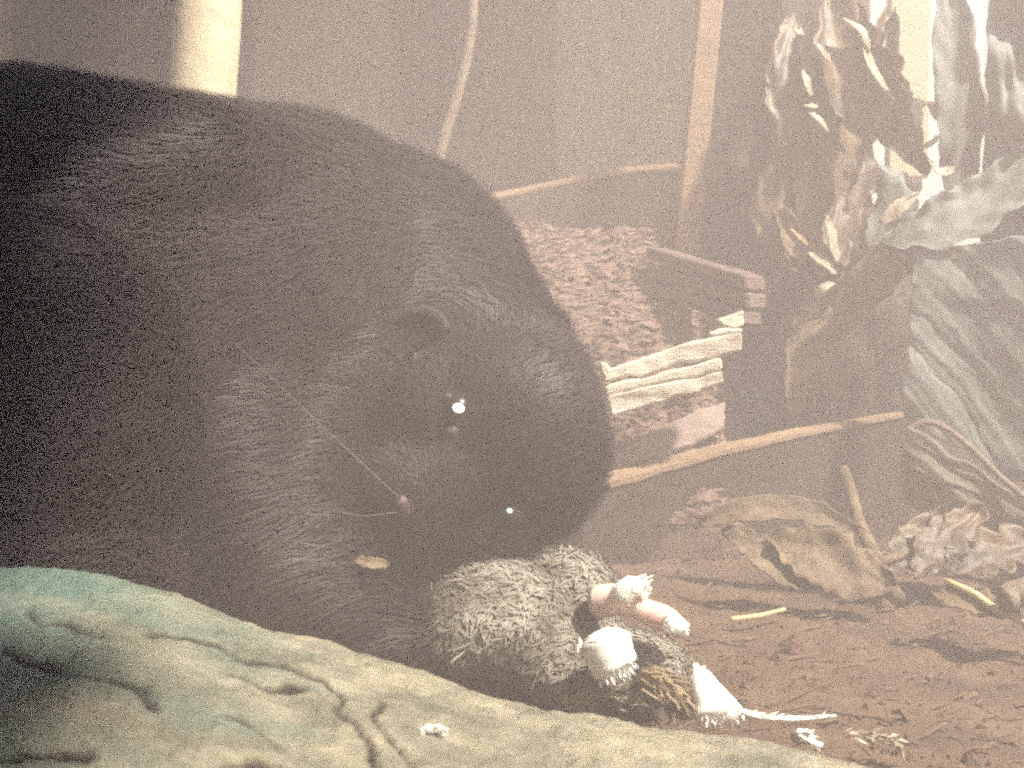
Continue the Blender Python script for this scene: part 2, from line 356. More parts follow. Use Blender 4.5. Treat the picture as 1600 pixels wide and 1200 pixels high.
tag(link('wood_chips', mesh_py('wood_chips', vs, fs), M['flake'], lg), kind='stuff')
# dark backing log added for the shaded gap, grooved plank on it
dl = bez([P(985, 585, 0.88), P(1100, 580, 0.89), P(1250, 575, 0.90), P(1420, 560, 0.91)], 50); vs, fs = [], []
for i, p in enumerate(dl):
    for k in range(48):
        an = 2 * math.pi * k / 48; rr = 0.074 + 0.010 * fbm(Vector((i * 0.12, math.cos(an) * 3, math.sin(an) * 3 + 6)), 4)
        vs.append(p + (Vector((0, 0, 1)) * math.cos(an) + Vector((0, -1, 0)) * math.sin(an)) * rr)
fs = [(i * 48 + k, i * 48 + (k + 1) % 48, (i + 1) * 48 + (k + 1) % 48, (i + 1) * 48 + k) for i in range(49) for k in range(48)]
fs += [tuple(range(48))[::-1], tuple(49 * 48 + k for k in range(48))]
tag(link('backing_log', mesh_py('backing_log', vs, fs), M['stem'], None, True), 'dark backing log added for the shaded gap behind the white splintered plank and the dark stem', 'log')
gp = empty('grooved_plank', P(1090, 430, 0.72), 'short grooved plank jutting out above the dark gap beside the litter heap', 'plank')
for (y0, y1, x1) in ((384, 408, 1166), (412, 436, 1168), (440, 462, 1160)):
    board('strip', [(1008, y0), (x1, y0 + 46), (x1, y1 + 46), (1008, y1 - 4)], [0.78, 0.70, 0.70, 0.78], 0.018, M['plank'], gp)
# white broken plank in splintered strips
wp = empty('broken_plank', P(1040, 600, 0.64), 'white splintered plank end right of the cat', 'plank')
board('strip', [(936, 564), (950, 568), (955, 576), (1010, 558), (1080, 534), (1160, 518), (1159, 548), (1118, 558), (1086, 566), (1060, 566), (1042, 576), (1000, 588), (984, 586), (944, 600)], 0.66, 0.014, M['whitewood'], wp)
board('strip', [(945, 603), (984, 592), (1002, 592), (1043, 580), (1062, 576), (1088, 570), (1120, 561), (1128, 560), (1130, 576), (1104, 582), (1090, 588), (1072, 590), (1000, 604), (947, 618)], 0.657, 0.014, M['whitewood'], wp)
board('strip', [(947, 620), (1000, 606), (1074, 593), (1092, 592), (1106, 585), (1130, 579), (1131, 599), (1100, 607), (1090, 614), (1052, 620), (1040, 628), (1020, 632), (957, 652)], 0.654, 0.014, M['whitewood'], wp)
tag(board('wood_chip', [(1120, 500), (1163, 484), (1163, 508), (1150, 513), (1130, 508)], 0.70, 0.010, M['whitewood']), 'larger pale broken chip above the white splintered plank', 'wood chip')
tag(board('wood_chip', [(1108, 520), (1130, 512), (1162, 513), (1161, 518), (1110, 528)], 0.69, 0.008, M['whitewood']), 'thin pale sliver just above the white splintered plank', 'wood chip')
tag(board('pink_board', [(950, 736), (965, 706), (1040, 664), (1090, 640), (1134, 626), (1132, 668), (1080, 696), (1000, 722)], [0.685, 0.69, 0.70, 0.705, 0.71, 0.70, 0.695, 0.69], 0.012, M['pinkwood']), 'smooth pinkish grey board lying under the white splintered plank', 'board')
# long low board with raw bright edge
lw = empty('edge_board', G(1160, 850), 'long dark board on edge with raw orange top edge, on the ground', 'board')
a0, a1 = P(912, 768, 0.655), P(1415, 650, 0.74)
vs = []; N = 40
for i in range(N):
    t = i / (N - 1); p = a0.lerp(a1, t) + Vector((0, 0, 0.004 * math.sin(t * math.pi) + 0.0012 * fbm(Vector((t * 9, 0, 0)))))
    vs += [p, p + Vector((0, 0.010, 0.0045 - 0.004 * t)), Vector((p.x, p.y + 0.012, -0.012)), Vector((p.x, p.y + 0.004, -0.012))]
fs = []
for i in range(N - 1):
    a = i * 4; b = a + 4
    fs += [(a, a + 3, b + 3, b), (a + 1, b + 1, b + 2, a + 2), (a + 2, b + 2, b + 3, a + 3)]
fs += [(0, 1, 2, 3), (156, 159, 158, 157)]
link('face', mesh_py('face', vs, fs), M['brown'], lw)
vs, fs = [], []
for i in range(N):
    t = i / (N - 1); p = a0.lerp(a1, t) + Vector((0, 0, 0.004 * math.sin(t * math.pi) + 0.0012 * fbm(Vector((t * 9, 0, 0)))))
    h = 0.0026 * (1 - 0.8 * t)
    vs += [p + Vector((0, -0.0015, -h)), p + Vector((0, -0.0015, 0.001)), p + Vector((0, 0.010, 0.0062 - 0.004 * t)), p + Vector((0, 0.010, 0.0015 - 0.001 * t))]
for i in range(N - 1):
    a = i * 4; b = a + 4
    fs += [(a, b, b + 1, a + 1), (a + 1, b + 1, b + 2, a + 2), (a + 3, a + 2, b + 2, b + 3)]
link('raw_edge', mesh_py('raw_edge', vs, fs), M['edgewood'], lw)
tag(board('dark_board', [(1000, 770), (1420, 668), (1640, 700), (1640, 880), (1400, 878), (1000, 880)], [0.72, 0.79, 0.80, 0.76, 0.735, 0.70], 0.012, M['dark']), 'low dark board standing behind the orange edged board', 'board')
# crossbar and grooved plank at the right

def leafmesh(path, wid, face, n=34, k=15, curl=0.4, rag=0.18, pleat=0.05, pf=34, seed=0.0, tear=0.0):
    """leaf blade along a path; face = the way its upper side looks"""
    c = bez(path, n); vs, fs = [], []
    for i in range(n):
        t = i / (n - 1); tg = (c[min(i + 1, n - 1)] - c[max(i - 1, 0)]).normalized()
        s = tg.cross(Vector(face)).normalized(); u = s.cross(tg)
        if u.dot(Vector(face)) < 0: u = -u
        for j in range(k):
            q = (j / (k - 1) - 0.5) * 2
            w = wid * max(0.03, math.sin(math.pi * min(1, 0.03 + t * 0.97)) ** 0.6) * (1 + rag * fbm(Vector((t * 9, (q > 0) * 7.0, seed)), 4) * abs(q))
            z = curl * wid * q * q * (0.7 + 0.6 * fbm(Vector((t * 2, q, seed)))) + pleat * wid * math.sin(t * pf + abs(q) * 7) * abs(q) + 0.18 * wid * fbm(Vector((t * 4, q * 1.5, seed + 4)), 3)
            vs.append(c[i] + s * w * q + u * z + tg * abs(q) * wid * 0.25)
    for i in range(n - 1):
        for j in range(k - 1):
            if tear and noise.noise(Vector((i * 0.9, (j > k / 2) * 9, seed))) > 1 - tear and abs(j - k / 2 + 0.5) > 1.6: continue
            fs.append((i * k + j, i * k + j + 1, (i + 1) * k + j + 1, (i + 1) * k + j))
    return vs, fs
def blade(name, path, wid, face, m, parent=None, label=None, cat='leaf', group=None, **kw):
    vs, fs = leafmesh(path, wid, face, **kw); o = link(name, mesh_py(name, vs, fs), m, parent, True)
    so = o.modifiers.new('t', 'SOLIDIFY'); so.thickness = 0.0005
    return tag(o, label, cat if label else None, group)
tag(stick('dark_twig', [P(1330, 292, .97), P(1380, 288, .97), P(1440, 292, .97)], 0.008, 0.006, M['stem'], wob=0.002), 'dark horizontal twig under the pale yellow light strip', 'twig')

# withered plant: dark upright stem wrapped in crumpled dry leaves
wpl = empty('withered_plant', G(1285, 790), 'withered plant with dark upright stem and crumpled dry leaves', 'plant')
sp = bez([Vector((P(1290, 700, .80).x, P(1290, 700, .80).y, -0.01)), P(1285, 620, .80), P(1270, 450, .80), P(1262, 250, .81), P(1255, 80, .82), P(1250, -40, .83)], 60); vs, fs = [], []
for i, p in enumerate(sp):
    t = i / 59; hw = (0.052 * (1 - t) + 0.026 * t)
    for k in range(40):
        an = 2 * math.pi * k / 40
        rr = hw * (1 + 0.16 * fbm(Vector((math.cos(an) * 2.2, math.sin(an) * 2.2, t * 2.5)), 4) + 0.05 * math.sin(an * 9 + t * 3))
        vs.append(p + Vector((math.cos(an), math.sin(an) * 0.8, 0)) * rr)
fs = [(i * 40 + k, i * 40 + (k + 1) % 40, (i + 1) * 40 + (k + 1) % 40, (i + 1) * 40 + k) for i in range(59) for k in range(40)]
fs += [tuple(range(40))[::-1], tuple(59 * 40 + k for k in range(40))]
link('stem', mesh_py('stem', vs, fs), M['stem'], wpl, True)
def PP(l): return [P(*q) for q in l]
blade('sheath', PP([(1262, 190, .765), (1266, 260, .762), (1268, 310, .762), (1266, 365, .765)]), 0.012, (0.1, -1, 0.1), M['ochre'], wpl, curl=-0.2, pleat=0.02)
for k, (pa, wd, mm) in enumerate((
    ([(1240, 20, .78), (1225, 110, .76), (1235, 200, .75), (1215, 290, .76)], 0.014, 'brownleaf'), ([(1290, -10, .78), (1300, 90, .75), (1330, 180, .75), (1320, 260, .76)], 0.020, 'brownleaf'),
    ([(1330, 10, .78), (1352, 70, .76), (1378, 140, .75), (1384, 220, .76)], 0.015, 'brownleaf'), ([(1270, 90, .75), (1290, 160, .745), (1315, 240, .745), (1305, 320, .75)], 0.016, 'brownleaf'),
    ([(1340, 200, .76), (1350, 260, .755), (1330, 340, .75), (1345, 420, .755)], 0.018, 'brownleaf'), ([(1210, 250, .755), (1200, 320, .75), (1225, 380, .745), (1250, 420, .745)], 0.012, 'brownleaf'),
    ([(1215, 330, .75), (1240, 370, .74), (1275, 395, .735), (1312, 420, .735)], 0.009, 'brownleaf'), ([(1320, 300, .75), (1305, 360, .74), (1300, 410, .735), (1270, 465, .735)], 0.010, 'brownleaf'),
    ([(1360, 250, .77), (1400, 300, .76), (1380, 370, .755), (1350, 430, .755)], 0.016, 'greenleaf'), ([(1230, 470, .75), (1260, 540, .745), (1290, 600, .745), (1300, 650, .75)], 0.018, 'brownleaf'),
    ([(1300, 480, .745), (1260, 520, .74), (1245, 580, .74), (1238, 640, .745)], 0.012, 'brownleaf'), ([(1390, 20, .80), (1380, 110, .78), (1400, 200, .78), (1440, 270, .78)], 0.013, 'brownleaf'))):
    blade('dry_leaf', PP(pa), wd, (0.3 * math.sin(k * 2.1), -1, 0.3 * math.cos(k * 1.7)), M['leaf' if k in (3, 5, 6, 10) else mm], wpl, curl=0.9 * math.sin(k * 1.3), rag=0.5, pleat=0.12, pf=14, seed=k * 3.1, tear=0.25)
for k, (pa, wd) in enumerate((
    ([(1254, 108, .735), (1260, 128, .732), (1268, 150, .733)], 0.0036), ([(1254, 164, .735), (1266, 165, .732), (1278, 166, .734)], 0.0018), ([(1262, 172, .735), (1278, 186, .731), (1294, 206, .733)], 0.0034),
    ([(1316, 28, .745), (1346, 48, .742), (1358, 80, .74)], 0.0040), ([(1352, 70, .742), (1362, 105, .738), (1388, 148, .74)], 0.0048), ([(1272, 60, .74), (1282, 76, .738), (1294, 96, .74)], 0.0022),
    ([(1290, 335, .725), (1300, 372, .722), (1308, 412, .724)], 0.0045), ([(1262, 394, .725), (1286, 408, .722), (1306, 428, .724)], 0.0050), ([(1272, 462, .725), (1286, 450, .722), (1302, 442, .724)], 0.0026),
    ([(1374, 350, .74), (1398, 330, .738), (1434, 304, .74)], 0.0045), ([(1452, 248, .74), (1466, 268, .738), (1500, 264, .74)], 0.0036), ([(1238, 42, .745), (1246, 48, .742), (1256, 52, .744)], 0.0030))):
    blade('glint_scrap', PP(pa), wd, (0.5, -0.8, 0.5), M['glint_feather'], wpl, n=12, k=7, curl=0.25, rag=0.4, seed=k * 1.7)  # pale scraps painted in as light glints on the dry leaves
blade('glint_scrap', PP([(1234, 356, .73), (1248, 370, .728), (1264, 384, .73)]), 0.0022, (0.5, -0.8, 0.5), M['ochre'], wpl, n=12, k=7, seed=4)
blade('curled_leaf', [P(1440 + (26 + 5 * math.sin(a * 3)) * math.cos(a), 195 + 36 * math.sin(a), 0.90 + 0.006 * a) for a in [0.4 + i * 5.6 / 20 for i in range(21)]], 0.011, (0.2, -0.3, 1), M['stem'], None, 'dark curled withered leaf hanging before the yellow light strip', n=40, curl=0.3, rag=0.4)

# big drooping leaves on the right
def droop(name, corners, nu, nv, pl, amp, m, label, seed, ang):
    a, b, c, d = [P(*q) for q in corners]; vs, fs = [], []; nrm = (b - a).cross(d - a).normalized()
    if nrm.y > 0: nrm = -nrm
    for j in range(nv):
        for i in range(nu):
            u, v = i / (nu - 1), j / (nv - 1); p = a.lerp(b, u).lerp(d.lerp(c, u), v)
            x = (u * math.cos(ang) - v * math.sin(ang)) * pl + 0.22 * fbm(Vector((u * 1.5, v * 1.5, seed)), 2)
            tri = abs((x % 1) - 0.5) * 2; x2 = x * 2.7 + 0.3; tri2 = abs((x2 % 1) - 0.5) * 2
            e = 0.003 * fbm(Vector((v * 7, u * 7, seed + 2)), 4)
            vs.append(p + nrm * (amp * tri + amp * 0.35 * tri2 + amp * 6.0 * fbm(Vector((u * 1.7, v * 1.7, seed + 6)), 3)) + Vector((e, 0, e)))
    fs = [(j * nu + i, j * nu + i + 1, (j + 1) * nu + i + 1, (j + 1) * nu + i) for j in range(nv - 1) for i in range(nu - 1)]
    o = link(name, mesh_py(name, vs, fs), m, None, True); so = o.modifiers.new('t', 'SOLIDIFY'); so.thickness = 0.0006
    return tag(o, label, 'leaf' if label else None)
droop('pleated_leaf', [(1428, 392, .70), (1850, 330, .62), (1850, 900, .60), (1412, 655, .69)], 110, 100, 7, 0.0013, M['greenleaf'], 'large pleated grey green leaf drooping at the right edge', 3, 0.72)
droop('pleated_leaf', [(1548, -60, .74), (1850, -60, .70), (1850, 420, .66), (1530, 400, .74)], 70, 80, 4.5, 0.012, M['greenleaf'], 'pale hazy leaf hanging vertically in the upper right corner', 8, 0.15)
blade('broad_leaf', PP([(1500, 330, .72), (1430, 380, .71), (1360, 440, .715), (1290, 540, .73)]), 0.015, (-0.1, -1, 0.5), M['brownleaf'], None, 'dull brown leaf slanting down across the dark stem', curl=0.35, pleat=0.08, pf=40, rag=0.3, seed=3.3)
blade('broad_leaf', PP([(1620, 230, .70), (1560, 300, .70), (1480, 350, .70), (1390, 380, .71)]), 0.020, (-0.2, -1, 0.6), M['greenleaf'], None, 'grey green leaf reaching in from the right above the pleated leaf', curl=0.35, pleat=0.08, pf=40, rag=0.2, seed=6.1)
blade('broad_leaf', PP([(1480, -40, .80), (1490, 80, .79), (1500, 200, .79), (1490, 330, .80)]), 0.018, (-0.1, -1, 0.1), M['greenleaf'], None, 'narrow hanging leaf between the yellow light strip and the corner leaf', curl=0.35, pleat=0.06, pf=40, rag=0.2, seed=9.4)
# fallen frond with grooved leaflets, slanting down to the right edge
dp = empty('fallen_frond', G(1560, 880), 'fallen grey brown ribbed frond slanting down to the right edge', 'frond')
fb = droop('blade', [(1422, 664, .65), (1780, 905, .56), (1780, 1080, .55), (1404, 775, .66)], 90, 70, 7, 0.0012, M['frond'], None, 5, math.pi / 2)
fb.parent = dp; fb.matrix_parent_inverse = Matrix.Translation(-dp.location)
stick('midrib', PP([(1418, 672, .65), (1450, 660, .648), (1490, 676, .64), (1560, 742, .615), (1640, 812, .59), (1760, 910, .56)]), 0.0022, 0.0018, M['tan'], dp, wob=0.0015)
for k, (x0, y0, x1, y1, x2, y2, wd) in enumerate(((1430, 905, 1470, 850, 1530, 800, .012), (1480, 900, 1540, 870, 1640, 850, .014), (1380, 900, 1420, 860, 1470, 800, .009))):
    blade('withered_leaf', PP([(x0, y0, .56), (x1, y1, .575), (x2, y2, .59)]), wd, (0, -0.7, 0.7), M['brownleaf'], None, ('dark withered leaf leaning behind the tan stem', 'dark withered leaf lying under the fallen frond at the right', 'narrow dark withered leaf beside the tan stem')[k], rag=0.5, tear=0.2, seed=k * 4.4)

# ------------------------------------------------------------------ the black cat
cat = empty('black_cat', G(560, 985), 'black cat crouching with its tilted head over the dead bird', 'cat')
HC = P(790, 690, 0.465)
Fh = Vector((-0.36, -0.91, -0.18)).normalized(); Lh = Vector((-0.45, 0.0, 0.89)); Lh = (Lh - Fh * Lh.dot(Fh)).normalized(); Uh = Lh.cross(Fh).normalized()
if Uh.x < 0: Uh = -Uh
def H(f, l, u): return HC + Fh * f + Lh * l + Uh * u
blobs = []
def blob(c, r, frame=None): blobs.append((Vector(c), r if isinstance(r, tuple) else (r, r, r), frame))
def chain(a, b, ra, rb, n=8):
    for i in range(n):
        t = i / (n - 1); blob(Vector(a).lerp(Vector(b), t), ra + (rb - ra) * t)
hf = Matrix((Fh, Lh, Uh)).transposed()
blob(HC, (0.044, 0.047, 0.044), hf)
blob(H(0.018, 0.022, -0.014), 0.026); blob(H(0.018, -0.022, -0.014), 0.026)       # cheeks
blob(H(0.034, 0, -0.010), (0.020, 0.017, 0.017), hf); blob(H(0.046, 0, -0.018), (0.017, 0.015, 0.014), hf)   # muzzle bridge
blob(H(0.047, 0.009, -0.026), 0.0125); blob(H(0.047, -0.009, -0.026), 0.0125); blob(H(0.040, 0, -0.034), 0.012)   # whisker pads, chin
chain(P(785, 640, 0.50), P(650, 500, 0.545), 0.045, 0.060)      # neck
chain(P(610, 465, 0.55), P(450, 445, 0.55), 0.070, 0.086)         # shoulders
chain(P(470, 462, 0.54), P(60, 505, 0.46), 0.087, 0.103)          # trunk
chain(P(60, 512, 0.46), P(-420, 560, 0.43), 0.103, 0.098)
chain(P(30, 372, .385), P(150, 322, .40), 0.020, 0.022, 10); chain(P(150, 322, .40), P(330, 262, .435), 0.022, 0.024, 12); chain(P(330, 262, .435), P(540, 262, .50), 0.024, 0.010, 12)   # ridge over thigh and shoulder
chain(P(600, 545, .455), P(528, 650, .44), 0.012, 0.011, 10); chain(P(528, 650, .44), P(500, 770, .425), 0.011, 0.010, 10); chain(P(500, 770, .425), P(560, 872, .415), 0.010, 0.009, 10)   # ruff beside the cheek         # hind part, out of frame
blob(P(30, 640, 0.385), (0.062, 0.05, 0.074))                     # near thigh
blob(P(330, 520, 0.46), (0.060, 0.04, 0.080))                     # near shoulder blade
chain(P(480, 640, 0.50), P(560, 800, 0.47), 0.050, 0.034)         # chest
chain(P(380, 640, 0.45), P(470, 900, 0.42), 0.036, 0.021); chain(P(470, 900, 0.42), P(600, 985, 0.405), 0.020, 0.016)  # near foreleg
blob(P(628, 996, 0.40), (0.020, 0.018, 0.011))
chain(P(620, 700, 0.50), P(690, 920, 0.46), 0.030, 0.018)
blob(P(300, 835, 0.45), 0.034); blob(P(240, 800, 0.45), 0.04)
chain(P(0, 760, 0.37), P(190, 930, 0.37), 0.030, 0.018)           # hind foot
chain(P(-420, 620, 0.44), P(-640, 880, 0.46), 0.03, 0.012); chain(P(-640, 880, 0.46), P(-500, 1010, 0.40), 0.012, 0.010)
bm = bmesh.new()
for c, r, fr in blobs:
    mt = Matrix.Translation(c) @ ((fr.to_4x4() if fr else Matrix.Identity(4)) @ Matrix.Diagonal((*r, 1)))
    bmesh.ops.create_icosphere(bm, subdivisions=3, radius=1, matrix=mt)
tmp = bpy.data.objects.new('tmp', mesh_bm('tmp', bm)); col.objects.link(tmp)
rm = tmp.modifiers.new('r', 'REMESH'); rm.mode = 'VOXEL'; rm.voxel_size = 0.0028
sm = tmp.modifiers.new('s', 'SMOOTH'); sm.factor = 0.6; sm.iterations = 9
dg = bpy.context.evaluated_depsgraph_get(); dg.update()
bmesh_me = bpy.data.meshes.new_from_object(tmp.evaluated_get(dg)); bpy.data.objects.remove(tmp)
bmesh_me.name = 'body'; bmesh_me.materials.clear()
body = link('body', bmesh_me, M['furbase'], cat, True)
def snap(px, py):
    """where the view through a pixel meets the cat's body"""
    ok, loc, nr, fi = body.ray_cast(Vector((0, 0, CAM_Z)), ray(px, py).normalized())
    return (loc, nr) if ok else (P(px, py, 0.45), Vector((0, -1, 0)))
eye_spots = [(snap(715, 640)[0], 0.0095), (snap(795, 800)[0], 0.006), (snap(632, 788)[0], 0.006)]
# fur: tapered strands lying back along the body, on the side that can be seen
rng = np.random.default_rng(3)
nose_w = H(0.062, 0, -0.024)
me = bmesh_me; polys = me.polygons
pts = np.array([p.center for p in polys]); nrs = np.array([p.normal for p in polys]); ars = np.array([p.area for p in polys])
view = pts - np.array([0, 0, CAM_Z]); facing = (nrs * view).sum(1) / np.linalg.norm(view, axis=1)
wt = ars * (facing < 0.35) * (pts[:, 0] > -0.42)
for c_, r_ in eye_spots: wt = wt * (np.linalg.norm(pts - np.array(c_), axis=1) > r_)
NF = 150000
idx = rng.choice(len(polys), NF, p=wt / wt.sum())
p0 = pts[idx] + rng.normal(0, 0.0012, (NF, 3)); nn = nrs[idx]
hd = np.linalg.norm(p0 - np.array(HC), axis=1)
head = np.clip((0.075 - hd) / 0.03, 0, 1)[:, None]
flow_body = np.array([-1.0, -0.15, -0.35])[None, :]
flow_head = p0 - np.array(nose_w)[None, :]; flow_head /= np.linalg.norm(flow_head, axis=1)[:, None]
fl = flow_body * (1 - head) + flow_head * head
clump = np.array([[noise.noise(Vector(p) * 45), noise.noise(Vector(p) * 45 + Vector((7, 0, 0))), noise.noise(Vector(p) * 45 + Vector((0, 7, 0)))] for p in p0])
fl = fl + clump * 0.45 + rng.normal(0, 0.12, (NF, 3))
fl -= nn * (fl * nn).sum(1)[:, None]; fl /= np.linalg.norm(fl, axis=1)[:, None] + 1e-9
Ln = (rng.uniform(0.010, 0.020, NF) * (1 - 0.62 * head[:, 0]))[:, None]
lift = (0.16 + 0.08 * clump[:, :1])
side = np.cross(fl, nn); side /= np.linalg.norm(side, axis=1)[:, None] + 1e-9
wd = 0.00022
mid = p0 + fl * Ln * 0.55 + nn * Ln * lift * 0.75; tip = p0 + fl * Ln + nn * Ln * lift * 0.8
V = np.stack([p0 - side * wd, p0 + side * wd, mid + side * wd * 0.8, mid - side * wd * 0.8, tip], 1).reshape(-1, 3)
fm = bpy.data.meshes.new('fur'); fm.vertices.add(len(V)); fm.vertices.foreach_set('co', V.ravel())
b0 = np.arange(NF) * 5
lp = np.stack([b0, b0 + 1, b0 + 2, b0 + 3, b0 + 3, b0 + 2, b0 + 4], 1).ravel()
fm.loops.add(len(lp)); fm.loops.foreach_set('vertex_index', lp)
st = np.stack([np.arange(NF) * 7, np.arange(NF) * 7 + 4], 1).ravel()
fm.polygons.add(NF * 2); fm.polygons.foreach_set('loop_start', st)
fm.update(calc_edges=True); fm.validate()
tag(link('fur', fm, M['fur'], cat), kind='stuff')
# eyes
def ball(name, c, r, m, parent, sq=(1, 1, 1), fr=None, sub=3):
    bm = bmesh.new(); mt = Matrix.Translation(c) @ ((fr.to_4x4() if fr else Matrix.Identity(4)) @ Matrix.Diagonal((r * sq[0], r * sq[1], r * sq[2], 1)))
    bmesh.ops.create_icosphere(bm, subdivisions=sub, radius=1, matrix=mt); return link(name, mesh_bm(name, bm), m, parent, True)
for (px, py, m, rad, lab) in ((715, 640, 'shine', 0.0020, 'brightly shining white eye'), (795, 800, 'glint', 0.0010, 'dim greenish glinting eye')):
    loc, nr = snap(px, py)
    tocam = (Vector((0, 0, CAM_Z)) - loc).normalized()
    eb = ball('eye', loc - tocam * 0.0050, 0.0070, M['iris'], cat); eb['label'] = lab
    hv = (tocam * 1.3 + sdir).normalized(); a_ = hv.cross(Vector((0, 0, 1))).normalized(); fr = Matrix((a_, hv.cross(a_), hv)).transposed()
    ball('eyeshine', loc + tocam * 0.0042 + sdir * 0.0006, rad, M[m], eb, (1.25, 1.1, 0.4), fr)  # pale disc carries the eyeshine as painted colour
for px, py, rr in ((700, 619, 0.0014), (707, 674, 0.0022)):
    loc, nr = snap(px, py); ball('eyelid', loc + (Vector((0, 0, CAM_Z)) - loc).normalized() * 0.0012, rr, M['lid'], cat, (1.2, 0.6, 0.9))
loc, nr = snap(632, 788)
ball('nose', loc - Fh * -0.001, 0.0045, M['nose'], cat, (0.8, 1.2, 0.8), hf)
# ears laid back
def ear(s):
    k_ = 1 if s > 0 else 0.5; base = H(-0.004 if s > 0 else -0.016, s * 0.031, 0.026 if s > 0 else 0.004); tip = base + Uh * 0.012 + Lh * s * 0.010 - Fh * 0.026
    wv = (Fh * 0.7 + Uh * 0.6).normalized(); vs, fs = [], []
    nrm = Lh * s
    for i in range(9):
        t = i / 8; c = base.lerp(tip, t) + nrm * 0.004 * math.sin(t * math.pi); hw = 0.017 * k_ * (1 - t) ** 0.7 + 0.001
        for k in range(9):
            q = (k / 8 - 0.5) * 2; vs.append(c + wv * hw * q - nrm * 0.006 * (1 - q * q) * (1 - t))
    for i in range(8):
        for k in range(8): fs.append((i * 9 + k, i * 9 + k + 1, i * 9 + k + 10, i * 9 + k + 9))
    o = link('ear', mesh_py('ear', vs, fs), M['furbase'], cat, True)
    so = o.modifiers.new('t', 'SOLIDIFY'); so.thickness = 0.002
def round_ear(px, py, dist, rad):
    c = P(px, py, dist); vs, fs = [], []; tilt = Matrix.Rotation(R(-38), 3, 'Y') @ Matrix.Rotation(R(-18), 3, 'X')
    for i in range(9):
        for k in range(33):
            a = math.pi * (k / 32) * 1.25 - 0.39; q = i / 8
            x, z = rad * q * math.cos(a) * 1.25, rad * q * math.sin(a) * 0.8
            y = 0.35 * rad * (1 - q * q)
            vs.append(c + tilt @ Vector((x, y, z)))
    for i in range(8):
        for k in range(32): fs.append((i * 33 + k, i * 33 + k + 1, (i + 1) * 33 + k + 1, (i + 1) * 33 + k))
    o = link('ear', mesh_py('ear', vs, fs), M['earskin'], cat, True); so = o.modifiers.new('t', 'SOLIDIFY'); so.thickness = 0.0025
round_ear(618, 556, 0.438, 0.0205); ear(-1)
# whiskers
for pts, r in (([(628, 782, .40), (510, 672, .385), (430, 596, .375), (368, 536, .37)], 0.00035), ([(620, 800, .40), (560, 806, .39), (520, 790, .385), (486, 750, .38)], 0.0002)):
    o = stick('whisker', [P(*q) for q in pts], r * 0.55, r * 0.2, M['whisker'], cat, 16)

# ------------------------------------------------------------------ dead bird
bird = empty('dead_bird', G(810, 1085), 'dead grey mottled bird lying torn in front of the cat', 'bird')
bc = P(800, 965, 0.405)
bm = bmesh.new()
for c, r in (((800, 970, 0.408), (0.034, 0.030, 0.022)), ((730, 985, 0.405), (0.018, 0.024, 0.016)), ((890, 935, 0.415), (0.020, 0.026, 0.018)), ((880, 1030, 0.395), (0.024, 0.020, 0.014)), ((980, 1040, 0.395), (0.022, 0.018, 0.012))):
    bmesh.ops.create_icosphere(bm, subdivisions=3, radius=1, matrix=Matrix.Translation(P(*c)) @ Matrix.Diagonal((*r, 1)))
tmp = bpy.data.objects.new('tmp', mesh_bm('tmp', bm)); col.objects.link(tmp)
rm = tmp.modifiers.new('r', 'REMESH'); rm.mode = 'VOXEL'; rm.voxel_size = 0.0022
sm = tmp.modifiers.new('s', 'SMOOTH'); sm.factor = 0.5; sm.iterations = 8
dg = bpy.context.evaluated_depsgraph_get(); dg.update()
bb = bpy.data.meshes.new_from_object(tmp.evaluated_get(dg)); bpy.data.objects.remove(tmp); bb.name = 'bird_body'; bb.materials.clear()
link('body', bb, M['greybody'], bird, True)
ps = [(p.center.copy(), p.normal.copy(), p.area) for p in bb.polygons]
def feathers(name, n, pick, L0, L1, wd, flow, m, parent, lift=0.25, spread=0.5):
    vs, fs = [], []
    cand = [q for q in ps if pick(q[0], q[1])]
    for i in range(n):
        c, nr, a = random.choice(cand); L = random.uniform(L0, L1)
        f = (Vector(flow) + Vector((random.gauss(0, spread), random.gauss(0, spread), random.gauss(0, spread)))); f = (f - nr * f.dot(nr)).normalized()
        s = nr.cross(f).normalized(); W = wd * random.uniform(0.7, 1.2); b0 = len(vs); lf = lift * random.uniform(0.4, 1.6)
        for t, ww in ((0, 0.25), (0.35, 0.9), (0.7, 1.0), (0.92, 0.55)):
            q = c + f * L * t + nr * L * lf * (t - 0.45 * t * t) + nr * 0.0004
            vs += [q - s * W * ww, q + s * W * ww]
        vs.append(c + f * L + nr * L * lf * 0.5)
        fs += [(b0, b0 + 1, b0 + 3, b0 + 2), (b0 + 2, b0 + 3, b0 + 5, b0 + 4), (b0 + 4, b0 + 5, b0 + 7, b0 + 6), (b0 + 6, b0 + 7, b0 + 8)]
    return tag(link(name, mesh_py(name, vs, fs), m, parent), kind='stuff')
feathers('plumage', 7500, lambda c, n: n.y < 0.5, 0.003, 0.008, 0.0004, (-0.6, -0.3, -0.5), M['greyf'], bird, 0.05, 0.7)
feathers('down', 450, lambda c, n: n.y < 0.5 and n.z > -0.2, 0.003, 0.008, 0.0004, (-0.5, -0.3, 0.2), M['greyf'], bird, 0.4, 0.8)
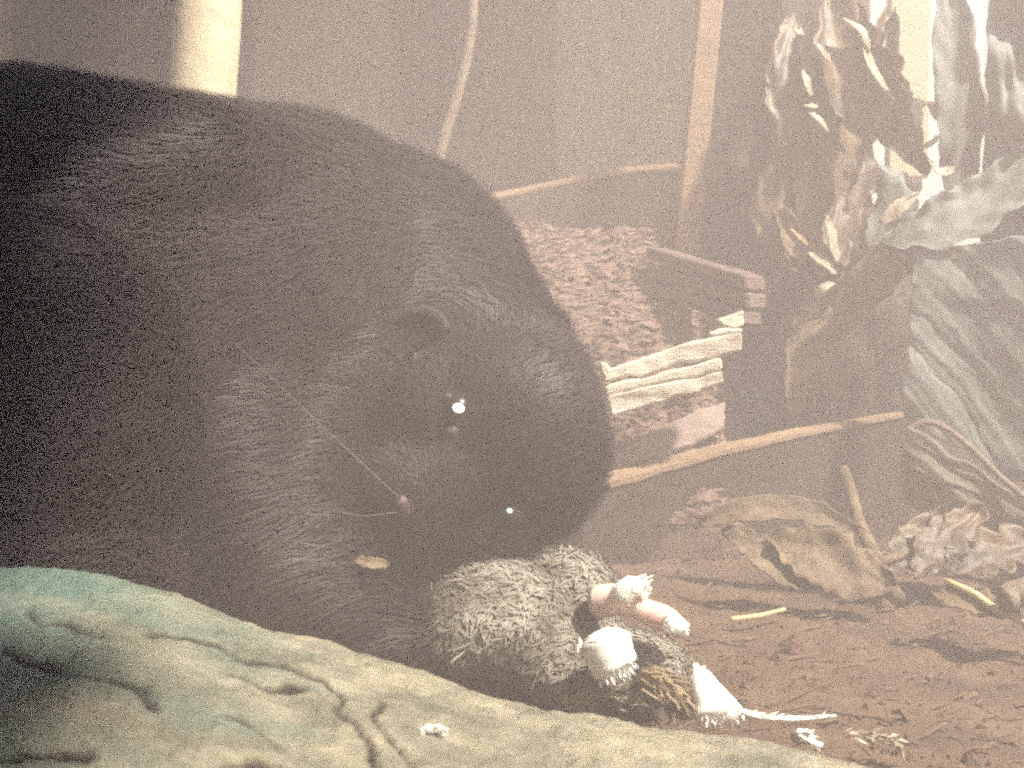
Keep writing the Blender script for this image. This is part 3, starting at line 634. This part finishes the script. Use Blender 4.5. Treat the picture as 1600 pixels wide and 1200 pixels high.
def tuft(name, path, w0, w1, n, L, m, parent=None, label=None, cat=None, spread=0.5, hair=0.00045, core=0.0):
    """soft clump of fine barbs along a path of points"""
    c = bez(path, 24); vs, fs = [], []
    for i in range(n):
        t = random.random(); k = t * 22; p = c[int(k)].lerp(c[int(k) + 1], k % 1); ax_ = (c[int(k) + 1] - c[int(k)]).normalized(); wdt = w0 + (w1 - w0) * t
        o = Vector((random.gauss(0, 1), random.gauss(0, 1), random.gauss(0, 1))); o = (o - ax_ * o.dot(ax_)); o = o.normalized() * min(1.0, abs(random.gauss(0, 0.45))) * wdt
        d = (ax_ * 1.0 + o.normalized() * random.uniform(0, spread) + Vector((random.gauss(0, .2), random.gauss(0, .2), random.gauss(0, .2)))).normalized()
        s = d.orthogonal().normalized(); s.rotate(Quaternion(d, random.uniform(0, 6.28))); b0 = len(vs); ll = L * random.uniform(0.5, 1.2); p = p + o
        bend = Vector((random.gauss(0, 1), random.gauss(0, 1), random.gauss(0, 1))) * ll * 0.15
        vs += [p - s * hair, p + s * hair, p + d * ll * .6 + s * hair + bend * .5, p + d * ll * .6 - s * hair + bend * .5, p + d * ll + bend]
        fs += [(b0, b0 + 1, b0 + 2, b0 + 3), (b0 + 3, b0 + 2, b0 + 4)]
    if core:
        cv, cf = tube(c, [max(0.0003, (w0 + (w1 - w0) * i / 23) * core * (0.95 + 0.1 * fbm(p * 120)) * min(1, ((i + 0.4) / 6) ** 0.5, ((23.4 - i) / 6) ** 0.5)) for i, p in enumerate(c)], 10)
        b0 = len(vs); vs += cv; fs += [tuple(k + b0 for k in f) for f in cf]
    o = link(name, mesh_py(name, vs, fs), m, parent, True)
    if label: tag(o, label, cat)
    else: o['kind'] = 'stuff'
    return o
# torn leg with down
vs, fs = tube(bez([P(930, 940, .385), P(970, 938, .380), P(1010, 955, .378), P(1045, 970, .377), P(1072, 986, .376)], 20), [0.0056 + 0.0005 * math.sin(i * 0.6) - 0.00012 * i for i in range(20)], 12)
link('torn_leg', mesh_py('torn_leg', vs, fs), M['flesh'], bird, True)
tuft('white_down', [P(968, 935, .376), P(985, 918, .374), P(1010, 920, .374)], 0.0050, 0.003, 400, 0.0028, M['white'], bird, core=1.0, hair=0.0003)
tuft('white_down', [P(1036, 968, .371), P(1055, 976, .371), P(1072, 988, .371)], 0.0042, 0.002, 140, 0.0015, M['white'], bird, core=1.1)
tuft('white_down', [P(938, 985, .364), P(948, 1012, .362), P(960, 1040, .361), P(968, 1056, .360)], 0.0088, 0.0070, 1100, 0.0028, M['white'], bird, core=1.15, spread=0.4, hair=0.0003)
tuft('tan_down', [P(880, 1100, .366), P(905, 1085, .366), P(930, 1068, .368), P(945, 1060, .37)], 0.006, 0.005, 500, 0.006, M['tanf'], bird, core=0.7)
tuft('tan_down', [P(1000, 1050, .37), P(1030, 1065, .37), P(1055, 1085, .369), P(1062, 1100, .368)], 0.006, 0.005, 600, 0.006, M['tanf'], bird, core=0.7)
tuft('grey_down', [P(960, 1092, .372), P(990, 1088, .372), P(1020, 1095, .372)], 0.005, 0.005, 350, 0.005, M['greyf'], bird)

# white feather tuft with long plume
wf = empty('white_feather', G(1120, 1140), 'large white feather tuft with long thin plume, right of the bird', 'feather')
tuft('vane', [P(1084, 1036, .372), P(1098, 1070, .370), P(1112, 1100, .368), P(1122, 1128, .366)], 0.0015, 0.0095, 900, 0.003, M['white'], wf, core=1.2, spread=0.3, hair=0.0003)
tuft('vane', [P(1098, 1040, .372), P(1112, 1078, .370), P(1130, 1110, .368), P(1140, 1132, .366)], 0.0012, 0.0070, 400, 0.002, M['white'], wf, core=1.2, spread=0.1)
pl = bez([P(1150, 1108, .366), P(1185, 1120, .365), P(1230, 1124, .364), P(1270, 1122, .365), P(1306, 1118, .366)], 24)
vs, fs = tube(pl, [0.0011 - 0.00003 * i for i in range(24)], 6); link('quill', mesh_py('quill', vs, fs), M['white'], wf, True)
tuft('plume', [P(1150, 1106, .366), P(1190, 1117, .365), P(1230, 1121, .364), P(1296, 1119, .366)], 0.0010, 0.0003, 130, 0.003, M['white'], wf, spread=0.12, hair=0.0003)
tuft('small_feather', [P(1238, 1142, .36), P(1258, 1148, .36), P(1276, 1162, .36)], 0.001, 0.0006, 90, 0.004, M['white'], None, 'thin white curved feather just below the long plume', 'feather', spread=0.3)
tuft('small_feather', [P(1320, 1148, .36), P(1360, 1150, .36), P(1395, 1158, .36), P(1408, 1172, .36)], 0.003, 0.002, 110, 0.003, M['glint_feather'], None, 'ragged pale feather lying near the bottom right of the long plume', 'feather')
q = on_rock(680, 1150); tuft('small_feather', [q + Vector((-0.0035, 0, 0.001)), q + Vector((0, 0, 0.0018)), q + Vector((0.002, 0, 0.001))], 0.0009, 0.0008, 90, 0.0012, M['white'], None, 'small white bit of down lying on the pale boulder', 'feather', spread=0.6)

# ------------------------------------------------------------------ leaves, sticks, litter on the ground
blade('dry_leaf', PP([(1126, 828, .565), (1170, 850, .56), (1215, 890, .55), (1262, 920, .545)]), 0.0095, (0.2, -0.8, 0.6), M['leaf'], None, 'pale dry leaf with raised fold, left half of the curled pair', curl=0.5, rag=0.3, pleat=0.06, seed=2.0)
blade('dry_leaf', PP([(1196, 838, .56), (1260, 862, .552), (1320, 892, .546), (1386, 916, .54)]), 0.0165, (0.1, -0.85, 0.5), M['leaf'], None, 'broad pale dry leaf, right half of the curled pair', curl=0.35, rag=0.3, pleat=0.06, seed=5.0)
blade('dry_leaf', PP([(1090, 822, .605), (1160, 800, .60), (1250, 800, .595), (1350, 838, .585)]), 0.0085, (0, -0.7, 0.7), M['leaf'], None, 'arched dull leaf behind the curled pair of dry leaves', curl=0.5, rag=0.4, seed=7.0)
blade('dry_leaf', PP([(552, 874, .40), (580, 880, .398), (606, 882, .40)]), 0.0022, (0, -0.8, 0.6), M['leaf'], None, 'small dull brown leaf bit below the chin of the cat', n=14, k=7, rag=0.7, seed=9.0)
blade('dry_leaf', PP([(1450, 925, .50), (1510, 940, .49), (1585, 965, .48)]), 0.008, (0, -0.6, 0.8), M['leaf'], None, 'pale dry leaf under the long stick at the right edge', rag=0.4, seed=11.0)
tag(stick('leaf_stem', [P(1318, 735, .62), P(1345, 820, .59), P(1372, 880, .57), P(1402, 936, .55)], 0.0035, 0.0042, M['leaf'], wob=0.002), 'thick tan stem slanting down beside the large curled leaf', 'stem')
tag(stick('twig', [P(1365, 880, .565), P(1400, 868, .57), P(1440, 850, .575)], 0.003, 0.0015, M['leaf'], wob=0.002), 'short side twig branching off right of the tan stem', 'twig')
tag(stick('straw', [G(1142, 968, .003), G(1185, 962, .004), G(1226, 952, .003)], 0.0014, 0.0010, M['straw']), 'bright straw lying alone on the dirt right of the bird', 'straw')
tag(stick('stick', [P(1478, 908, .50), P(1520, 928, .49), P(1560, 952, .48), P(1640, 990, .46)], 0.0016, 0.0022, M['straw'], wob=0.001), 'pale curved stick running off the right edge', 'stick')
tag(stick('stick', [P(1570, 940, .47), P(1600, 928, .47), P(1660, 915, .47)], 0.006, 0.007, M['tan'], wob=0.002), 'thick pale stick end at the right edge', 'stick')
g = G(1240, 1006, 0.001)
vs = [g + Vector((0, 0, 0.0015))] + [g + Vector((0.0045 * math.cos(a) * (1 + .3 * math.sin(3 * a)), 0.006 * math.sin(a) * (1 + .3 * math.cos(2 * a)), -0.003)) for a in [i * 6.283 / 16 for i in range(16)]]
tag(link('red_clot', mesh_py('red_clot', vs, [(0, i + 1, (i + 1) % 16 + 1) for i in range(16)]), M['stain'], None, True), 'small dark red clot on the dirt right of the bird', 'stain')
vs, fs = [], []
for i in range(700):
    p = G(random.uniform(500, 1750), random.uniform(850, 1230)); p.z = gh(p.x, p.y) + random.uniform(0.0003, 0.002)
    an = random.uniform(0, math.pi) * 0.5 - 0.4; L = random.choice((1, 1, 1, 2.5)) * random.uniform(0.001, 0.005); wd = random.uniform(0.0003, 0.0010)
    d = Vector((math.cos(an), math.sin(an), random.uniform(-.2, .3))); s = Vector((-math.sin(an), math.cos(an), random.uniform(-.5, .5))); b0 = len(vs)
    vs += [p - d * L - s * wd, p - d * L + s * wd, p + d * L + s * wd * .6, p + d * L - s * wd * .6, p + Vector((0, 0, wd * 1.2))]
    fs += [(b0, b0 + 1, b0 + 4), (b0 + 1, b0 + 2, b0 + 4), (b0 + 2, b0 + 3, b0 + 4), (b0 + 3, b0, b0 + 4)]
tag(link('litter', mesh_py('litter', vs, fs), M['litter']), 'fine straw crumbs and litter strewn over the dirt', 'litter', kind='stuff')

vs, fs = [], []
for i in range(2600):
    p = G(random.uniform(450, 1800), random.uniform(840, 1240)); p.z = gh(p.x, p.y); q = 0.0006 * random.random() ** -0.45; q = min(q, 0.0045); b0 = len(vs)
    for d in ((1, 0, 0), (-1, 0, 0), (0, 1, 0), (0, -1, 0), (0, 0, 1), (0, 0, -1)): vs.append(p + Vector(d) * q * random.uniform(0.6, 1.2) + Vector((random.gauss(0, .2), random.gauss(0, .2), 0)) * q)
    fs += [tuple(b0 + k for k in f) for f in ((0, 2, 4), (2, 1, 4), (1, 3, 4), (3, 0, 4), (2, 0, 5), (1, 2, 5), (3, 1, 5), (0, 3, 5))]
tag(link('grit', mesh_py('grit', vs, fs), M['dirt']), 'loose crumbs of soil strewn over the dirt', 'soil', kind='stuff')

# ------------------------------------------------------------------ haze
bm = bmesh.new(); bmesh.ops.create_cube(bm, size=1)
for v in bm.verts: v.co = Vector((v.co.x * 3.6, 0.3 + v.co.y * 3.0, -0.205 + v.co.z * 1.63))
hm = bpy.data.materials.new('haze_air'); hm.use_nodes = True; n = hm.node_tree.nodes; n.remove(n['Principled BSDF'])
pv = n.new('ShaderNodeVolumePrincipled'); pv.inputs['Color'].default_value = HAZE_COL; pv.inputs['Density'].default_value = HAZE_DENSITY; pv.inputs['Anisotropy'].default_value = HAZE_G
hm.node_tree.links.new(pv.outputs[0], n['Material Output'].inputs['Volume'])
tag(link('haze', mesh_bm('haze', bm), hm), kind='stuff')
